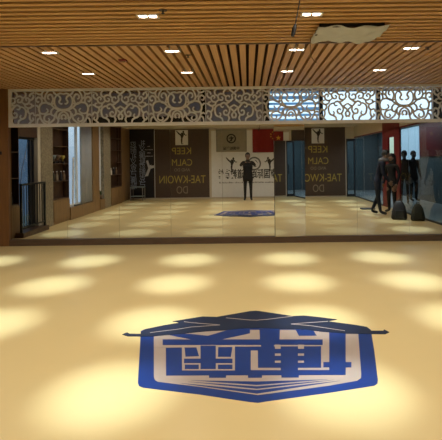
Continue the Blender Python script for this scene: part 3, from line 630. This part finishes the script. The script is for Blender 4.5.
# ------------------------------------------------------------------ people
def person(name, label, loc, rz, scale, pose, mats, lean=0):
    """one skinned body; pose gives the joints; faces coloured by zone"""
    J = {}; 
    def lj(k, p): J[k] = Vector(p)
    lj('pelvis', (0, 0, .95)); lj('waist', (0, .0, 1.08)); lj('chest', (0, 0, 1.28)); lj('nb', (0, -.01, 1.44)); lj('neck', (0, .0, 1.50)); lj('jaw', (0, .025, 1.555)); lj('head', (0, .015, 1.63)); lj('top', (0, .01, 1.70))
    for s, k in ((1, 'R'), (-1, 'L')):
        lj('sh'+k, (.175*s, -.01, 1.40)); lj('el'+k, pose['el'+k]); lj('wr'+k, pose['wr'+k]); lj('hip'+k, (.09*s, 0, .90))
        lj('kn'+k, pose.get('kn'+k, (.105*s, .02, .50))); lj('an'+k, pose.get('an'+k, (.11*s, -.01, .085))); lj('toe'+k, J['an'+k]+Vector((.02*s, .16, -.045)))
    rad = {'pelvis': .145, 'waist': .125, 'chest': .15, 'nb': .09, 'neck': .055, 'jaw': .065, 'head': .085, 'top': .062, 'sh': .065, 'el': .046, 'wr': .03, 'hip': .092, 'kn': .062, 'an': .043, 'toe': .035}
    if lean:
        m_ = Matrix.Rotation(-lean, 3, 'X'); o_ = J['pelvis'].copy()
        for k in J:
            if k[:2] in ('wa', 'ch', 'nb', 'ne', 'ja', 'he', 'to', 'sh', 'el', 'wr') and k[:3] != 'toe': J[k] = o_+m_ @ (J[k]-o_)
            elif k == 'top': J[k] = o_+m_ @ (J[k]-o_)
    names = list(J); V = [J[k] for k in names]; ra_ = [rad.get(k, rad.get(k[:-1])) for k in names]; E = []; zone = []
    zn = {'pelvis': 0, 'waist': 0, 'chest': 0, 'nb': 0, 'neck': 1, 'jaw': 1, 'head': 1, 'top': 1}
    for k in names: zone.append(zn[k] if k in zn else {'sh': 0, 'el': 0, 'wr': 0, 'hip': 0, 'kn': 2, 'an': 2, 'toe': 3}[k[:-1]])
    ix = {k: i for i, k in enumerate(names)}
    def e(a, c): E.append((ix[a], ix[c]))
    for a, c in zip(['pelvis', 'waist', 'chest', 'nb', 'neck', 'jaw', 'head'], ['waist', 'chest', 'nb', 'neck', 'jaw', 'head', 'top']): e(a, c)
    for k in 'RL':
        e('chest', 'sh'+k); e('sh'+k, 'el'+k); e('el'+k, 'wr'+k); e('pelvis', 'hip'+k); e('hip'+k, 'kn'+k); e('kn'+k, 'an'+k); e('an'+k, 'toe'+k)
        s = 1 if k == 'R' else -1
        d_ = (J['wr'+k]-J['el'+k]).normalized(); up = Vector((0, 0, 1)) if abs(d_.z) < .8 else Vector((0, 1, 0)); sd = d_.cross(up).normalized(); up = sd.cross(d_)
        inward = Vector((-s, 0, 0))
        def addv(p_, r_, parent_i):
            V.append(p_); ra_.append(r_); zone.append(1); E.append((parent_i, len(V)-1)); return len(V)-1
        pm = addv(J['wr'+k]+d_*.075, .028, ix['wr'+k])
        base = V[pm]
        for f_ in range(4):
            off = (f_-1.5)*.02; ln = (.062, .075, .07, .055)[f_]
            k1 = addv(base+up*off+d_*.03, .010, pm); k2 = addv(V[k1]+d_*ln*.5+inward*.012, .009, k1); addv(V[k2]+d_*ln*.4+inward*.03, .0075, k2)
        k1 = addv(base+up*.04-d_*.02+inward*.01, .012, pm); addv(V[k1]+up*.02+d_*.04+inward*.01, .009, k1)
    jw = (J['jaw']+J['head'])/2; fw = Vector((0, 1, 0)); fw = Matrix.Rotation(-lean, 3, 'X') @ fw
    V.append(jw+fw*.105); ra_.append(.014); zone.append(1); E.append((ix['head'], len(V)-1))
    for s in (1, -1): V.append(jw+Vector((.095*s, 0, 0))); ra_.append(.018); zone.append(1); E.append((ix['head'], len(V)-1))
    me = bpy.data.meshes.new('skel'); me.from_pydata([tuple(q*scale) for q in V], E, []); ob = bpy.data.objects.new('skel', me); C.objects.link(ob)
    md = ob.modifiers.new('skin', 'SKIN'); md.use_smooth_shade = True
    sv = me.skin_vertices[0].data
    for i, r_ in enumerate(ra_):
        sv[i].radius = (r_*scale*1.0, r_*scale*(.72 if names and i < len(names) and names[i] in ('pelvis', 'waist', 'chest') else 1.0)); sv[i].use_root = (i == ix['pelvis'])
    sb = ob.modifiers.new('sub', 'SUBSURF'); sb.levels = 2; sb.render_levels = 2
    bpy.context.view_layer.update()
    m2 = bpy.data.meshes.new_from_object(ob.evaluated_get(bpy.context.evaluated_depsgraph_get())); bpy.data.objects.remove(ob)
    m2.materials.clear()
    for q in mats: m2.materials.append(q)
    SV = [q*scale for q in V]
    for pl in m2.polygons:
        c = pl.center; best = min(range(len(SV)), key=lambda i: (SV[i]-c).length-ra_[i]*scale*.6)
        pl.material_index = zone[best]; pl.use_smooth = True
    body = bpy.data.objects.new(name, m2); C.objects.link(body); body.location = loc; body.rotation_euler = (0, 0, rz)
    tag(body, label, 'person')
    # hair cap
    b = MB(); hc = (J['head']+fw*-.012+Vector((0, 0, .01)))*scale; vs = []; fs = []; n, mth = 18, 9
    for j in range(mth+1):
        ph = math.pi*.62*j/mth
        for i in range(n):
            th = 2*math.pi*i/n; r0 = .108*scale
            cut = 1.0 if math.sin(th) < .35 else .62
            pp = ph*cut
            vs.append(hc+Vector((r0*.86*math.sin(pp)*math.cos(th), r0*1.02*math.sin(pp)*math.sin(th), r0*1.08*math.cos(pp))))
    for j in range(mth):
        for i in range(n): fs.append((j*n+i, j*n+(i+1) % n, (j+1)*n+(i+1) % n, (j+1)*n+i))
    b.add(vs, fs); h = b.build('hair', M['hair'], body, True); h.modifiers.new('s', 'SOLIDIFY').thickness = .012
    for s in (1, -1):
        p_ = (jw+fw*.083+Vector((.032*s, 0, .022)))*scale
        MB().lathe([(.002, -.006), (.009, 0), (.002, .006)], p_, 10).build('eye', M['ink'], body)
    p_ = (jw+fw*.088+Vector((0, 0, -.045)))*scale; MB().box(p_.x-.022, p_.x+.022, p_.y-.006, p_.y+.004, p_.z-.004, p_.z+.004).build('mouth', M['clay'], body)
    return body, J
ph_, J = person('person', 'person in black holding up a phone before the white banner', (0, -.56, 0), 0, 1.02,
    {'elR': (.27, .14, 1.27), 'elL': (-.27, .14, 1.27), 'wrR': (.10, .36, 1.38), 'wrL': (-.10, .36, 1.38)}, [M['jacket'], M['skin'], M['jacket'], M['ink']])
b = MB()   # open coat skirt below the waist
prof = [(.150, .70), (.155, .80), (.150, .92), (.135, 1.06), (.150, 1.22), (.150, 1.3)]
n = 24; vs = []; fs = []
for r_, z in prof:
    for i in range(n): a = 2*math.pi*i/n; vs.append((r_*1.22*math.cos(a), r_*.9*math.sin(a), z*1.02))
for j in range(len(prof)-1):
    for i in range(n): fs.append((j*n+i, j*n+(i+1) % n, (j+1)*n+(i+1) % n, (j+1)*n+i))
b.add(vs, fs); h = b.build('coat', M['jacket'], ph_, True); h.modifiers.new('s', 'SOLIDIFY').thickness = .008
ph = thing('phone', 'black phone held up by the person in black', 'phone', (0, -.045, 1.465))
MB().box(-.078, .078, -.004, .004, -.037, .037).build('body', M['black'], ph, bevel=.003); MB().box(-.07, .07, -.006, -.004, -.033, .033).build('screen', M['mullion'], ph); MB().lathe([(.008, -.002), (.008, .002)], (-.06, .004, .02), 12).build('lens_ring', M['metal'], ph)
down = {'elR': (.25, -.03, 1.13), 'elL': (-.25, -.03, 1.13), 'wrR': (.25, .06, .88), 'wrL': (-.25, .06, .88)}
pA, _ = person('person', 'person in a navy jacket and jeans leaning towards the red portal', (3.42, 4.0, 0), R(-70), 1.0, {'elR': (.24, .1, 1.14), 'elL': (-.24, .1, 1.14), 'wrR': (.18, .28, 1.0), 'wrL': (-.18, .28, 1.0), 'anR': (.12, -.16, .085), 'anL': (-.1, .08, .085)}, [M['navycloth'], M['skin'], M['jeans'], M['ink']], lean=.32)
MB().lathe([(.13, 0), (.14, .05), (.10, .10)], (0, .17, 1.40), 16).build('scarf', M['scarf'], pA, True)
pB, _ = person('person', 'person with long dark hair in black beside the red portal', (3.93, 3.62, 0), R(60), .93, down, [M['jacket'], M['skin'], M['jacket'], M['ink']])
MB().lathe([(.02, 0), (.09, .02), (.105, .15), (.10, .30), (.05, .38)], (0, -.035, 1.24), 16).build('long_hair', M['hair'], pB, True)
person('person', 'person in dark clothes standing beyond the glass partition, nearer the red portal', (5.12, 1.3, 0), R(30), 1.0, down, [M['jacket'], M['scarf'], M['jacket'], M['ink']])
person('person', 'person in dark clothes standing beyond the glass partition, farther from the red portal', (5.70, .6, 0), R(-20), 1.0, down, [M['jacket'], M['scarf'], M['jacket'], M['ink']])
# bags on the floor
def bag(x, y, sx_, sy_, h, m, lab):
    t_ = thing('backpack', lab, 'bag', (x, y, 0), R(15))
    vs = []; fs = []; n = 20; prof = [(.95, 0), (1.1, .04), (1.0, .18*h/.45), (.8, .32*h/.45), (.5, .42*h/.45), (.2, h)]
    b = MB()
    for s_, z in prof:
        for i in range(n):
            a = 2*math.pi*i/n; ca, sa = math.cos(a), math.sin(a); e_ = .6
            vs.append((sx_*s_*math.copysign(abs(ca)**e_, ca), sy_*s_*math.copysign(abs(sa)**e_, sa), z))
    for j in range(len(prof)-1):
        for i in range(n): fs.append((j*n+i, j*n+(i+1) % n, (j+1)*n+(i+1) % n, (j+1)*n+i))
    fs.append(tuple(range(n-1, -1, -1))); fs.append(tuple(range((len(prof)-1)*n, len(prof)*n)))
    b.add(vs, fs).build('body', M[m], t_, True)
    MB().box(-sx_*.6, sx_*.6, sy_*.85, sy_*1.2, .04, h*.5).build('pocket', M[m], t_, bevel=.012)
    MB().tube([(-.04, 0, h*.95), (-.03, 0, h*1.06), (.03, 0, h*1.06), (.04, 0, h*.95)], .008).build('handle', M['ink'], t_)
bag(3.66, 4.95, .17, .11, .46, 'black', 'black backpack on the floor beside the glass partition'); bag(4.02, 5.2, .15, .10, .40, 'olive', 'olive grey backpack on the floor against the glass partition')
o = MB().box(-.2, .2, -.12, .12, 0, .04).build('sports_bag', M['ink'], bevel=.015); o.location = (3.5, 2.75, 0); tag(o, 'flat black bag lying on the floor near the red portal', 'bag')
